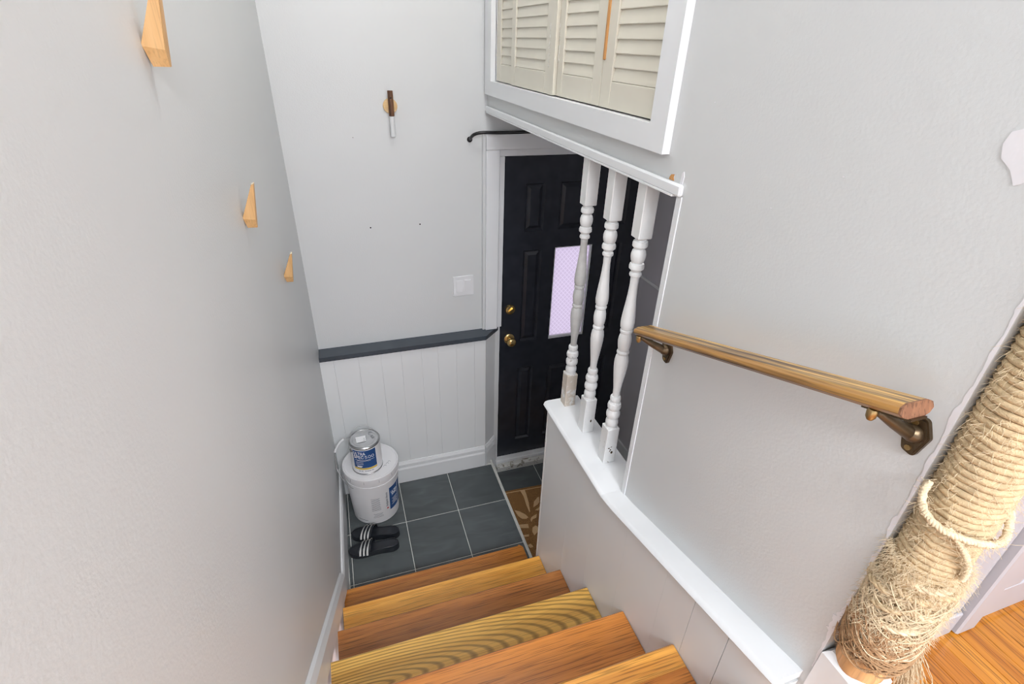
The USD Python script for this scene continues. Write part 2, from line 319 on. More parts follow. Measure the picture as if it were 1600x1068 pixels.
obj('wood_chip', blob([(1.034, 2.161), (1.033, 2.166), (1.028, 2.172), (1.018, 2.174), (1.020, 2.168), (1.016, 2.161)], .0015), 'raw_wood', wr, label='bare wood splinter above the end of the beam trim')
edge = [(.3205, 1.43)]
for z in np.linspace(1.43, 2.36, 240):
    n1, n2 = meshkit.fbm(np.array([[z * 22, .5, .5], [z * 130, 3.5, .5]]), 3, 6)
    edge.append((.3212 + .020 * max(n1 - .42, 0) + .0035 * n2 + .050 * max(0, 1 - abs(z - 1.56) / .04) * n2 ** 2, z))
edge += [(.3205, 2.36)]
obj('spackle_patch', blob(edge, .0008), 'spackle', wr, label='ragged white filler line down the wall corner')
for (y, z) in ((.86, 1.325), (.72, 2.18), (.60, 2.26), (.505, 1.47), (.93, 2.33)):
    obj('wall_chip', blob([(y - .0016, z - .0004), (y + .001, z - .001), (y + .002, z + .0006), (y - .0006, z + .001)], .0006), 'spackle', wr)

# low stair wall with its cap
PE = 1.490
cap_line = [(PE + .012, 1.212), (1.0, 1.212), (.93, 1.226), (.331, 1.398)]
def cap_z(y):
    c = sorted(cap_line); return float(np.interp(y, [p[0] for p in c], [p[1] for p in c]))
wp = group('wall_stair', kind='structure')
obj('core', prism([(PE - .014, -.13), (PE - .014, 1.18), (1.0, 1.18), (.33, 1.366), (.33, -.13)], 'x', XP + .014, .80), 'panel_paint_lightened', wp)
gro = [PE - .014, 1.232, 1.055, .86, .671, .566, .457, .33]
for a, b in zip(gro, gro[1:]):
    g = .0002 if b != .457 and a != .457 else .0009
    obj('wall_board', hull([(x, y, z) for x in (XP, XP + .014) for y, z in ((a - g, -.12), (a - g, cap_z(a) - .024), (b + g, cap_z(b) - .024), (b + g, -.12))]), 'panel_paint_lightened', wp)
obj('end_board', box(XP, .80, PE - .013, PE, VZ, 1.187, .003), 'panel_paint_lightened', wp)
obj('end_corner', box(XP - .0008, XP + .012, PE - .012, PE + .003, VZ, 1.187, .004), 'baluster_chipped', wp)
def capmesh():
    ys = sorted(set([PE + .012, PE + .004] + list(np.linspace(1.35, 1.02, 5)) + list(np.linspace(1.0, .92, 9)) + list(np.linspace(.9, .331, 14))))
    x_in = lambda y: .808 if y > JY + .012 else XW + .0005
    prof = lambda y: [(x_in(y), -.022), (XP - .004, -.022), (XP - .014, -.018), (XP - .018, -.011), (XP - .014, -.004), (XP - .004, 0), (x_in(y), 0)]
    # split at the jamb: two sweeps
    out = []
    for part in ([y for y in ys if y >= JY + .004], [y for y in ys if y <= JY + .012]):
        rings = []
        wide = part[-1] > 1.2
        for y in part:
            z = cap_z(y); pr = [(.808 if wide else XW + .0005, -.022)] + prof(y)[1:-1] + [(.808 if wide else XW + .0005, 0)]
            sh = .006 if y > PE + .008 else 0
            rings.append([(x + (sh if x < XP else 0), y, z + h * (1 - (0.25 if sh else 0))) for x, h in pr])
        V = np.array(rings).reshape(-1, 3); n = len(rings[0]); F = []
        for i in range(len(rings) - 1):
            for j in range(n):
                p, q = i * n + j, i * n + (j + 1) % n; F += [(p, q, q + n), (p, q + n, p + n)]
        for i in (0, len(rings) - 1):
            F += [(i * n, i * n + j, i * n + j + 1) for j in range(1, n - 1)]
        t = trimesh.Trimesh(V, F, process=False); t.fix_normals(); out.append(t)
    return cat(*out)
tc = group('trim_3', kind='structure', label='white painted wooden cap with rounded nose on the low stair wall'); obj('cap_rail', capmesh(), 'cap_chipped', tc, smooth=40)

# ceiling, floors
struct('ceiling', cat(box(-3.1, 3.4, -5.6, 2.75, ZC, ZC + .1)), 'ceiling_paint')
struct('ceiling', box(.84, 1.9, .80, 2.72, BZ + .03, BZ + .1), 'ceiling_paint')
fl = group('floor', kind='structure')
obj('grout_bed', box(-.26, .742, 1.40, YW, -.10, -.0025), 'grout', fl)
obj('edge_strip', box(.742, .756, 1.40, 2.515, -.12, .0008, .0015), 'grout', fl)
xs = [-.195, -.176, .1368, .4450, .741]; ys = [1.30, 1.812, 2.1375, 2.455]
k = 0
for i in range(4):
    for j in range(3):
        g = .0022; k += 1
        obj('tile', box(xs[i] + g, xs[i + 1] - g, ys[j] + g, ys[j + 1] - g, -.008, 0, .0012), 'slate_' + 'abc'[(i * 2 + j) % 3], fl)
fv = group('floor', kind='structure')
obj('grout_bed', box(.70, 1.72, .80, 2.56, VZ - .08, VZ - .0025), 'grout', fv)
vx = [.756, 1.057, 1.362, 1.70]; vy = [.82, 1.0, 1.30, 1.60, 1.90, 2.195, 2.49]
for i in range(3):
    for j in range(6):
        obj('tile', box(vx[i] + .002, vx[i + 1] - .002, vy[j] + .002, vy[j + 1] - .002, VZ - .008, VZ, .0012), 'slate_' + 'abc'[(i + j * 2) % 3], fv)
# upper floor of narrow oak boards
fu = group('floor', kind='structure')
obj('sub_floor', cat(box(-3.0, 3.3, -5.5, -.02, ZF - .05, ZF - .012), box(.84, 3.3, -.05, .345, ZF - .05, ZF - .012), box(-.3, .80, -.05, .36, ZF - .05, ZF - .012)), 'ceiling_paint', fu)
rng = random.Random(11)
x = -.245; k = 0
while x < 2.2:
    w = .057
    cuts = [-1.2 - rng.random() * .5, -.1 - rng.random() * .45 if x > .85 else -.5, (.349 if x > .8 else .352)]
    for y0, y1 in zip(cuts, cuts[1:]):
        obj('floor_board', box(x + .0006, x + w - .0006, y0 + .0006, y1 - .0006, ZF - .012, ZF, .0009), 'floor_oak_' + 'abc'[rng.randrange(3)], fu)
    x += w; k += 1

# vestibule walls and upper room walls
vw = group('wall_vestibule', kind='structure')
obj('side_wall', box(1.70, 1.80, .80, 2.56, -.25, BZ + .05), 'wall_paint_vestibule', vw)
obj('near_wall', box(.838, 1.80, .72, .80, -.25, BZ + .05), 'wall_paint_vestibule', vw)
obj('chair_rail', box(1.690, 1.70, .80, 2.548, 1.205, 1.222, .003), 'trim_white', vw)
obj('skirting', box(1.686, 1.70, .80, 2.548, VZ, -.018, .003), 'trim_white', vw)
wu = group('wall_upper', kind='structure')
obj('plain_wall', cat(box(.838, 3.3, .365, .46, ZF - .1, ZC), box(.838, .842, .32, .40, ZF - .1, ZC)), 'cupboard_paint', wu)
x = .842; rng = random.Random(2)
while x < 1.215:
    b = min(x + .052, 1.219)
    obj('bead_board', box(x + .0012, b - .0012, .346, .366, ZF + .001, 2.25, .003), 'cupboard_paint', wu); x = b
obj('skirting', box(.842, 1.219, .338, .347, ZF, ZF + .075, .003), 'cupboard_paint', wu)
struct('wall_east', box(3.3, 3.4, -5.6, .46, ZF - .1, ZC), 'wall_paint')
struct('wall_south', cat(box(-3.1, -.9, -5.6, -5.5, ZF - .1, ZC), box(-.9, 3.4, -5.6, -5.5, ZF - .1, 1.8), box(-.9, 3.4, -5.6, -5.5, 3.4, ZC), box(2.72, 3.4, -5.6, -5.5, 1.8, 3.4)), 'wall_paint')
struct('wall_west', cat(box(-3.1, -3.0, -5.6, .07, ZF - .1, ZC), box(-3.1, XL(-.05) - .119, -.05, .07, ZF - .1, ZC)), 'wall_paint')
# white cupboard standing on the upper floor beyond the post
cb = group('white_cupboard', (1.222, .338, ZF), label='white painted panelled cupboard front standing on the upper oak floor', category='cupboard')
obj('side_stile', box(0, .062, -.010, .02, .004, 1.1, .004), 'cupboard_paint', cb)
obj('side_stile', box(.062, .078, -.004, .02, .004, 1.1, .003), 'cupboard_paint', cb)
obj('door', cat(box(.08, .72, .0, .02, .03, .118, .003), box(.08, .15, .0, .02, .118, 1.1, .003), box(.65, .72, .0, .02, .118, 1.1, .003), box(.15, .65, .010, .02, .118, 1.1)), 'cupboard_paint', cb)
obj('plinth', box(.0, .76, .004, .02, 0, .028, .002), 'cupboard_paint', cb)

# ------------------------------------------------------------------ stairs
st = group('staircase', label='narrow flight of varnished oak stairs leading down to the slate landing', category='stairs')
tm = ['oak_brown', 'oak_honey', 'oak_walnut', 'oak_figured', 'oak_red', 'oak_red']
def tread_mesh(y, z, x0, x1, ywide):
    pr = [(y - ywide, z - .026), (y - .006, z - .026), (y - .001, z - .021), (y, z - .013), (y - .001, z - .005), (y - .006, z), (y - ywide, z)]
    return prism(pr, 'x', x0, x1)
for k, (y, z) in enumerate(nose):
    xl = XL(y) + .0205 if k else XL(y) + .006; xr = XP - .0015
    if k == 5:                 # this step is glued up from two boards
        obj('tread', tread_mesh(y, z, xl, xr, .062), 'oak_fleck', st); obj('tread', prism([(y - .062 - .0006, z - .026), (y - .062 - .0006, z), (y - .236, z), (y - .236, z - .026)], 'x', xl, xr), 'oak_red', st)
    elif k == 0:
        t = tread_mesh(y, z, xl, .655, .236)
        corner = hull([(x, yy, zz) for x, yy in ((.655, y - .236), (.655, y), (.660, y), (.6755, y - .016), (.676, y - .020), (.676, y - .236)) for zz in (z, z - .026)])
        obj('tread', cat(t, corner), tm[0], st)
    else:
        obj('tread', tread_mesh(y, z, xl, xr, .236), tm[k], st)
    obj('riser', box(xl, xr, y - .030, y - .018, z - .155 - (.017 if k == 0 else 0), z - .0265), 'oak_honey', st)
xl = XL(.375) + .0205
obj('tread', tread_mesh(nose[5][0] - RUN, ZF, xl, XP - .0015, .020), 'floor_oak_a', st)
obj('riser', box(xl, XP - .0015, .345, .357, ZF - .16, ZF - .0265), 'oak_honey', st)

# ------------------------------------------------------------------ front door
dr = group('door_1', kind='structure')
P0, P1 = 1.142, 1.368
panels = [(.947, 1.057, 1.528, 1.785), (P0 + .004, P1, 1.528, 1.786), (1.455, 1.565, 1.528, 1.785), (.947, 1.056, .840, 1.419), (1.455, 1.565, .840, 1.419), (.942, 1.044, .066, .646), (1.145, P1, .066, .630), (1.455, 1.56, .066, .646)]
win = (1.136, 1.372, .826, 1.424)
poly = sbox(DX0, DZ0, DX1, DZ1)
for a, b, c, d in panels + [win]: poly = poly.difference(sbox(a, c, b, d))
obj('door_leaf', prism(poly, 'y', YD, YD + .040), 'door_black', dr)
obj('door_core', prism(sbox(DX0 + .01, DZ0 + .01, DX1 - .01, DZ1 - .01).difference(sbox(*[win[i] for i in (0, 2, 1, 3)])), 'y', YD + .014, YD + .038), 'door_black', dr)
def raised(a, b, c, d):
    # moulded recess: sloping bevels up to a raised field
    s, t = .010, .030
    R = [((a, b, c, d), YD + .0005), ((a + s, b - s, c + s, d - s), YD + .0125), ((a + s + .004, b - s - .004, c + s + .004, d - s - .004), YD + .0125), ((a + t, b - t, c + t, d - t), YD + .003)]
    V, F = [], []
    for (x0, x1, z0, z1), y in R: V += [(x0, y, z0), (x1, y, z0), (x1, y, z1), (x0, y, z1)]
    for i in range(3):
        for j in range(4):
            p, q = 4 * i + j, 4 * i + (j + 1) % 4; F += [(p, q, q + 4), (p, q + 4, p + 4)]
    F += [(12, 13, 14), (12, 14, 15)]
    return trimesh.Trimesh(V, F, process=False)
for p in panels: obj('door_panel', raised(*p), 'door_black', dr)
obj('pane', box(win[0] - .004, win[1] + .004, YD + .018, YD + .022, win[2] - .004, win[3] + .004), 'door_glass', dr, label='obscured wired glass pane')
fr = sbox(win[0] + .001, win[2] + .001, win[1] - .001, win[3] - .001).difference(sbox(win[0] + .006, win[2] + .018, win[1] - .012, win[3] - .006))
obj('glazing_bead', prism(fr, 'y', YD + .004, YD + .017), 'trim_white', dr)
def along_y(prof, n, at):        # lathe whose axis points to -y
    t = lathe(prof, n); v = t.vertices.copy(); t.vertices = np.c_[v[:, 0], -v[:, 2], v[:, 1]]; t.apply_translation(at); t.fix_normals(); return t
kb = obj('door_knob', along_y([(0, 0), (.033, 0), (.033, .004), (.028, .009), (.014, .012), (.012, .026), (.017, .030), (.026, .038), (.0285, .048), (.025, .058), (.015, .064), (0, .065)], 32, (.879, YD, .868)), 'brass', dr, smooth=40)
db = obj('deadbolt', along_y([(0, 0), (.031, 0), (.031, .006), (.027, .012), (.020, .014), (0, .014)], 32, (.879, YD, 1.066)), 'brass', dr, smooth=40)
tl = rounded(.012, .040, .005); tm_ = prism(tl, 'y', -.014, 0); tm_.apply_transform(trimesh.transformations.rotation_matrix(.9, (0, 1, 0))); tm_.apply_translation((.879, YD - .012, 1.066))
obj('thumb_turn', tm_, 'brass', db)
# casing round the door
tr = group('trim_1', kind='structure')
obj('casing', cat(box(.716, .786, 2.520, YB + .002, ZLEDGE, 1.964, .003), box(.7862, DX0 - .002, 2.536, 2.60, ZLEDGE + .002, DZ1 + .0025, .002)), 'trim_white', tr)
obj('casing_backband', box(.700, .716, 2.528, YB + .002, ZLEDGE, 2.042, .003), 'wall_paint', tr)
obj('casing_head', cat(box(.716, 1.72, 2.520, YB + .002, 1.965, 2.046, .003), box(.7862, 1.70, 2.5365, 2.60, DZ1 + .003, 1.9648, .002)), 'trim_white', tr)
obj('casing', box(DX1 + .002, 1.698, 2.530, 2.60, VZ, DZ1, .002), 'trim_white', tr)
obj('door_stop', box(.794, DX0 - .002, 2.566, 2.62, -.11, ZLEDGE, .001), 'trim_white', tr)
ts = group('trim_2', kind='structure')
obj('threshold', box(.80, 1.70, 2.535, 2.62, VZ, -.066, .003), 'trim_white', ts)
obj('sill', box(.797, 1.70, 2.492, 2.534, VZ, -.086, .004), 'sill_worn', ts, label='flaking white weathered door sill')

# ------------------------------------------------------------------ shuttered opening
w1 = group('window_1', kind='structure')
def mitre(y0, z0, y1, z1, iy0, iz0, iy1, iz1): return [(y0, z0), (y1, z1), (iy1, iz1), (iy0, iz0)]
OY0, OY1, OZ0, OZ1 = 1.052, 2.528, 2.211, 3.21
xf0, xf1 = XW - .020, XW + .004
obj('frame_board', prism([(OY0, OZ0), (OY1, OZ0), (FY1, FZ0), (FY0, FZ0)], 'x', xf0, xf1), 'trim_white', w1)
obj('frame_board', prism([(OY0, OZ0), (FY0, FZ0), (FY0, FZ1), (OY0, OZ1)], 'x', xf0, xf1), 'trim_white', w1)
obj('frame_board', prism([(OY1, OZ0), (OY1, OZ1), (FY1, FZ1), (FY1, FZ0)], 'x', xf0, xf1), 'trim_white', w1)
obj('frame_board', prism([(OY0, OZ1), (FY0, FZ1), (FY1, FZ1), (OY1, OZ1)], 'x', xf0, xf1), 'trim_white', w1)
obj('reveal', cat(box(XW + .002, .838, FY0 - .008, FY1 + .008, FZ0 - .012, FZ0), box(XW + .002, .838, FY0 - .008, FY0, FZ0, FZ1), box(XW + .002, .838, FY1, FY1 + .008, FZ0, FZ1), box(.834, .838, FY0, FY1, FZ0, FZ1)), 'trim_white', w1)
def shutter(y0, y1, xoff, lou, label, sw0, sw1, filler=None):
    """y0 < y1; lou = (ya, yb) louvre span; the panel face lies at XW + xoff."""
    x = XW + xoff; s = group('louvred_shutter', (x, y0, FZ0 + .003), label=label, category='shutter', group='beige louvred shutters in the white frame')
    w = y1 - y0; h = FZ1 - FZ0 - .01; la, lb = lou[0] - y0, lou[1] - y0; zb = .066
    obj('stile', box(0, .020, 0.0005, la, 0, h, .002), 'shutter_beige', s); obj('stile', box(0, .020, lb, (w if filler is None else filler - y0) - .0005, 0, h, .002), 'shutter_beige', s)
    if filler is not None: pass
    obj('rail', box(.0004, .0196, la, lb, 0, zb, .0015), 'shutter_beige', s); obj('rail', box(.0004, .0196, la, lb, h - zb, h, .0015), 'shutter_beige', s)
    z = zb; n = 0
    while z < h - zb - .01:
        # overlapping slat: the lower edge stands proud of the one below
        pr = [(.0035, z + .001), (.0032, z + .003), (.0088, z + .0352), (.0140, z + .0345), (.0085, z + .001)]
        obj('louvre', prism(pr, 'y', la + .0004, lb - .0004), 'shutter_beige', s); z += .0322
    obj('backing', box(.0155, .0185, la, lb, zb, h - zb), 'shutter_beige', s)
    return s
s1 = shutter(2.205, 2.432, .006, (2.216, 2.376), 'narrow beige louvred shutter against the back wall corner', 0, 0)
s2 = shutter(1.752, 2.203, -.004, (1.836, 2.158), 'widest beige louvred shutter, second from the back wall, lapping over its frame', 0, 0)
s3 = shutter(1.434, 1.748, .004, (1.488, 1.706), 'third beige louvred shutter from the back wall, dark open joint beside it', 0, 0)
s4 = shutter(1.120, 1.432, .004, (1.156, 1.374), 'beige louvred shutter nearest the stairs, bare wood worn along its far edge', 0, 0)
obj('hinge_strip', box(-.0015, .0, .003, .046, 0, .87), 'shutter_beige', s2)
obj('worn_edge', box(-.0035, .004, .298, .311, .115, .87, .002), 'raw_wood', s4, label='bare unpainted wood strip along the edge')
rng = random.Random(3)
def chips(s, y, z0, z1, n):
    for _ in range(n):
        b = trimesh.creation.icosphere(1, 1.0); b.apply_scale((.0012, .0016 + .0025 * rng.random(), .002 + .005 * rng.random())); b.apply_translation((-.0004, y + rng.uniform(-.003, .003), rng.uniform(z0, z1))); yield b
obj('paint_chips', cat(*chips(s2, .052, .08, .20, 22), *chips(s2, .008, .10, .2, 10)), 'shutter_chip', s2, kind='stuff')
obj('paint_chips', cat(*chips(s3, .308, .09, .20, 16)), 'shutter_chip', s3, kind='stuff')
obj('paint_chips', cat(*chips(s4, .007, .06, .24, 30)), 'shutter_chip', s4, kind='stuff')
obj('paint_chips', cat(*chips(s1, .005, .18, .27, 14), *chips(s1, .222, .06, .22, 14)), 'shutter_chip', s1, kind='stuff')

# ------------------------------------------------------------------ balusters
Z0, ZT = 1.212, BZ - .006
shaft = [(1.879, .0125), (1.872, .0118), (1.850, .0112), (1.82, .0128), (1.785, .0160), (1.755, .0190), (1.734, .0204), (1.718, .0192), (1.711, .0152)]
mid = [(1.711, .0152), (1.7085, .0178), (1.705, .0184), (1.7015, .0178), (1.6985, .0148), (1.692, .0170), (1.682, .0190), (1.671, .0198), (1.658, .0190), (1.647, .0172), (1.6405, .0150), (1.638, .0178), (1.634, .0188), (1.6295, .0178), (1.627, .0155)]
vase2 = [(1.627, .0155), (1.618, .0192), (1.603, .0212), (1.585, .0210), (1.56, .0186), (1.53, .0152), (1.505, .0122), (1.485, .0110), (1.474, .0112)]
low = [(1.474, .0112), (1.4725, .0150), (1.469, .0168), (1.463, .0172), (1.457, .0166), (1.453, .0130), (1.450, .0145), (1.446, .0195), (1.437, .0218), (1.428, .0208), (1.421, .0160), (1.418, .0180), (1.411, .0215), (1.403, .0222), (1.395, .0208), (1.388, .0155), (1.385, .0158), (1.380, .0195), (1.372, .0205), (1.364, .0198), (1.3585, .0170), (1.354, .0195), (1.346, .0195)]
top = [(1.992, .0180), (1.984, .0180), (1.9795, .0140), (1.9775, .0145), (1.976, .0190), (1.970, .0207), (1.962, .0205), (1.957, .0160), (1.9545, .0135), (1.950, .0180), (1.940, .0205), (1.930, .0203), (1.920, .0180), (1.9155, .0140), (1.9130, .0190), (1.906, .0210), (1.899, .0205), (1.894, .0150), (1.889, .0125), (1.886, .0160), (1.881, .0172), (1.877, .0160), (1.8755, .0125)]
def turned(prof): return lathe([(0, prof[-1][0])] + [(r, z) for z, r in reversed(prof)] + [(0, prof[0][0])], 30)
def block(s, z0, z1): 
    t = box(-s, s, -s, s, z0, z1, .0022); return t
for (y, label, ms, mb) in ((1.466, 'white turned baluster with grey bare shaft and stripped tan base, nearest the front door end', 'primer_grey', 'baluster_stripped'),
                     (1.304, 'white turned baluster in the middle of the three, one dark dent in its base', 'baluster_white', 'baluster_white'),
                     (1.142, 'white turned baluster nearest the wall with the handrail, scuffed base', 'baluster_white', 'baluster_chipped')):
    g = group('baluster', (.749, y, 0), label=label, category='baluster', group='turned balusters on the low stair wall')
    obj('upper_block', block(.0205, 1.985, ZT), 'baluster_white', g)
    obj('upper_turning', turned(top), 'baluster_white', g, smooth=35)
    obj('shaft', turned(shaft), ms, g, smooth=50); obj('middle_ring', turned(mid), ms, g, smooth=35); obj('shaft', turned(vase2), ms, g, smooth=50)
    obj('lower_turning', turned(low), 'baluster_white' if mb != 'baluster_stripped' else 'baluster_chipped', g, smooth=35)
    obj('lower_block', block(.0212, Z0 - .001, 1.354), mb, g)
    dents = {1.304: [(.006, 1.262, .0028, .006)], 1.142: [(.004, 1.256, .004, .0055), (-.002, 1.268, .003, .003), (-.008, 1.276, .004, .002), (.0, 1.28, .003, .0016), (-.004, 1.262, .002, .002)]}.get(y, [])
    for (dx, dz, a, b) in dents:
        d = trimesh.creation.icosphere(2, 1); d.apply_scale((a, .0009, b)); d.apply_translation((dx, -.0212, dz)); obj('dent', d, 'bronze', g, label='dark dent in the paint')

# ------------------------------------------------------------------ handrail
hr = group('handrail', label='streaky varnished wooden handrail on bronze brackets along the right wall', category='handrail')
A, B = np.array([.670, .945, 1.822]), np.array([.671, .338, 2.029]); L = np.linalg.norm(B - A); ax = (B - A) / L
prof = Polygon([(-.030, -.002), (-.0275, .0062), (-.018, .0105), (.018, .0105), (.0275, .0062), (.030, -.002), (.023, -.0085), (.011, -.0125), (-.011, -.0125), (-.023, -.0085)]).buffer(-.002).buffer(.002, quad_segs=4)
def place(t):      # local (x across, y along, z up) -> world
    xx = np.array([1.0, 0, 0]); zz = np.cross(xx, -ax); zz = zz if zz[2] > 0 else -zz
    v = t.vertices; t.vertices = A + v[:, :1] * xx + v[:, 1:2] * ax + v[:, 2:3] * zz; t.fix_normals(); return t
rail = prism(prof, 'y', .004, L - .003)
ends = [hull([(x, 0.0, z) for x, z in prof.buffer(-.004).exterior.coords] + [(x, .004, z) for x, z in prof.exterior.coords])]
xx_, zz_ = np.array([1.0, 0, 0]), np.cross(ax, [1.0, 0, 0]); zz_ = zz_ * np.sign(zz_[2])
RM = np.eye(4); RM[0, :3], RM[1, :3], RM[2, :3], RM[3, :3] = -xx_ if np.dot(np.cross(xx_, ax), zz_) < 0 else xx_, ax, zz_, A
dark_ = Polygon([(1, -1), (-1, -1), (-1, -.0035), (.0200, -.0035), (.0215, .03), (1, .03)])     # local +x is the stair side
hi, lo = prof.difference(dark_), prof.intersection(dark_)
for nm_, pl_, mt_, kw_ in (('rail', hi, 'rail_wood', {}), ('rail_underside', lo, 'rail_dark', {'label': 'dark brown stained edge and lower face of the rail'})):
    e_ = prism(pl_, 'y', 0, .004)
    ro = obj(nm_, cat(prism(pl_, 'y', .004, L - .003), e_), mt_, hr, smooth=25, **kw_); UsdGeom.Xformable(ro).AddTransformOp().Set(Gf.Matrix4d(RM.tolist()))
obj('cut_end', place(prism(prof, 'y', L - .003, L)), 'rail_end', hr, label='dull reddish sawn end of the rail')
# routed finger-hold steps in the near edge
def bracket(yp, zp, s):
    g = group('bracket', parent=hr, label='bronze handrail bracket screwed to the wall')
    pl = Polygon([(-.004, .022), (.009, .019), (.013, .008), (.002, -.024), (-.006, -.025), (-.013, .004)]).buffer(.007, quad_segs=5)
    pl2 = Polygon([(y_ + yp, z_ + zp) for y_, z_ in pl.exterior.coords])
    plate = prism(pl2, 'x', XW - .006, XW); rim = prism(Polygon(pl2.buffer(-.003)), 'x', XW - .008, XW - .006)
    t = np.array([yp - A[1], 0]) ; f = (A[1] - (yp + s * .012)) / (A[1] - B[1]); pr = A + (B - A) * f
    under = pr + np.array([0, 0, -.0185])
    under = pr + np.array([0, 0, -.0155])
    tip = under + ax * -.006 + np.array([-.010, 0, -.002])
    pts = [((XW - .008, yp, zp + .002), .014), ((XW - .016, yp + .002, zp + .004), .0105), (tuple((np.array([XW - .012, yp, zp]) * .45 + tip * .55)), .0085), (tuple(tip), .0060)]
    def sph(p, r):
        q = trimesh.creation.icosphere(2, r); q.apply_translation(p); return q
    arm = cat(*[hull(np.vstack([sph(*a).vertices, sph(*b).vertices])) for a, b in zip(pts, pts[1:])])
    saddle = hull([(under[0] + dx, under[1] + dy, under[2] + dz - ax[2] / ax[1] * 0 + dy * (ax[2] / ax[1])) for dx in (-.014, .014) for dy in (-.034, .030) for dz in (0, .004)])
    kx = lathe([(0, -.018), (.004, -.0175), (.0065, -.013), (.0075, -.004), (.006, 0), (0, 0)], 20, tuple(tip + np.array([-.006, .006, .004])))
    obj('wall_plate', cat(plate, rim), 'bronze', g, smooth=30); obj('arm', cat(arm, saddle), 'bronze', g, smooth=40); obj('knob', kx, 'bronze_light', g, smooth=40)
    for (dy, dz) in ((.004, .018), (-.002, -.022)):
        c = trimesh.creation.cylinder(.0042, .003, sections=16); c.apply_transform(trimesh.transformations.rotation_matrix(math.pi / 2, (0, 1, 0))); c.apply_translation((XW - .0085, yp + dy, zp + dz)); obj('screw', c, 'bronze_light', g)
bracket(.353, 1.964, 1); bracket(.914, 1.774, 1)

# ------------------------------------------------------------------ wall pegs on the left wall
def onleft(p):
    v = ray(p); t = (-.204 - .022 * 2.2) / (v[0] - .022 * v[1]); return v * t + [0, 0, H]
def peg(y, zA, s, label):
    g = group('wall_peg', (XL(y), y, zA), label=label, category='wall hook', group='wooden pegs on the left wall')
    t = .020 * s
    up, dn = .082 * s, -.026 * s
    # leaning wedge: flush to the wall at its foot, tip standing out
    P = [(0, 0, 0), (.004 * s, .012 * s, dn), (.026 * s, .010 * s, dn), (.033 * s, 0, up * .97), (.039 * s, 0, up), (.027 * s, 0, -.004 * s), (.0, t, 0), (.004 * s, t, dn), (.026 * s, t, dn), (.033 * s, t, up * .97), (.039 * s, t, up), (.0, 0, .004), (.0, t, .004)]
    obj('wedge', hull(P), 'pine_peg', g)
    c = hull([(.0325 * s, -.0004, up * .972), (.0392 * s, -.0004, up * 1.002), (.0325 * s, t, up * .972), (.0392 * s, t, up * 1.002), (.036 * s, t / 2, up * 1.012)])
    obj('tip', c, 'peg_tip_lit', g, label='pale sawn tip')
for p, s, lab in (((222, 72), 1.0, 'pale wooden wedge peg nearest the camera, cut off by the top of the picture'), ((380, 342), 1.0, 'pale wooden wedge peg halfway down the descending row on the left wall'), ((444, 432), 1.0, 'pale wooden wedge peg lowest on the left wall, nearest the back corner')):
    a = onleft(p); peg(a[1], a[2], s, lab)

# ------------------------------------------------------------------ wall lamp, switch, rod
wl = group('wall_lamp', (.279, YB, 2.16), label='small wall lamp with round pale base, dark wood stick and frosted tube', category='lamp')
obj('base_disc', along_y([(0, 0), (.031, 0), (.031, .009), (.0295, .0105), (0, .0105)], 40, (0, 0, -.001)), 'maple_disc', wl, smooth=40)
def stick(z0, z1, r, y, mt, nm):
    t = lathe([(0, z0), (r - .001, z0), (r, z0 + .001), (r, z1 - .001), (r - .001, z1), (0, z1)], 24, (.002, y, 0)); return obj(nm, t, mt, wl, smooth=40)
stick(-.040, .062, .0118, -.024, 'walnut_stick', 'stick'); stick(-.125, -.0405, .0112, -.024, 'acrylic', 'light_tube')
c = trimesh.creation.icosphere(2, .0032); c.apply_translation((.002, -.0355, .034)); obj('sensor', c, 'black_metal', wl)
sw = group('light_switch', (.5965, YB, 1.259), label='white double rocker light switch plate beside the door frame', category='light switch')
obj('plate', hull([(x * .058, -.0005, z * .058) for x in (-1, 1) for z in (-1, 1)] + [(x * .0555, -.0055, z * .0555) for x in (-1, 1) for z in (-1, 1)]), 'plastic_white', sw)
for x0, up in ((-.0235, 1), (.0235, -1)):
    w, h = .0165, .0335
    obj('rocker_frame', prism(sbox(x0 - w - .0015, -h - .0015, x0 + w + .0015, h + .0015).difference(sbox(x0 - w, -h, x0 + w, h)), 'y', -.0066, -.005), 'plastic_white', sw)
    obj('rocker', hull([(x0 + sx * w, -.0055, sz * h) for sx in (-1, 1) for sz in (-1, 1)] + [(x0 + sx * w, -.0070 - (.004 if sz == -up else 0), sz * h) for sx in (-1, 1) for sz in (-1, 1)] + [(x0 + sx * w, -.0072, 0) for sx in (-1, 1)]), 'plastic_white', sw)
rodp = spline([(.640, YB + .001, 2.012), (.641, 2.522, 2.026), (.650, 2.498, 2.042), (.672, 2.486, 2.050), (.72, 2.482, 2.051), (.9, 2.482, 2.051), (1.3, 2.482, 2.051), (1.62, 2.482, 2.051)], 70)
cr = group('curtain_rod', label='thin black bent curtain rod running above the front door', category='curtain rod')
obj('rod', tube(rodp, .0075, 12), 'black_metal', cr, smooth=60)
obj('wall_bracket', along_y([(0, 0), (.013, 0), (.013, .003), (0, .003)], 20, (.640, YB, 2.012)), 'black_metal', cr, smooth=40)
obj('end_bracket', cat(box(1.612, 1.624, 2.478, 2.552, 2.044, 2.058, .002)), 'black_metal', cr)

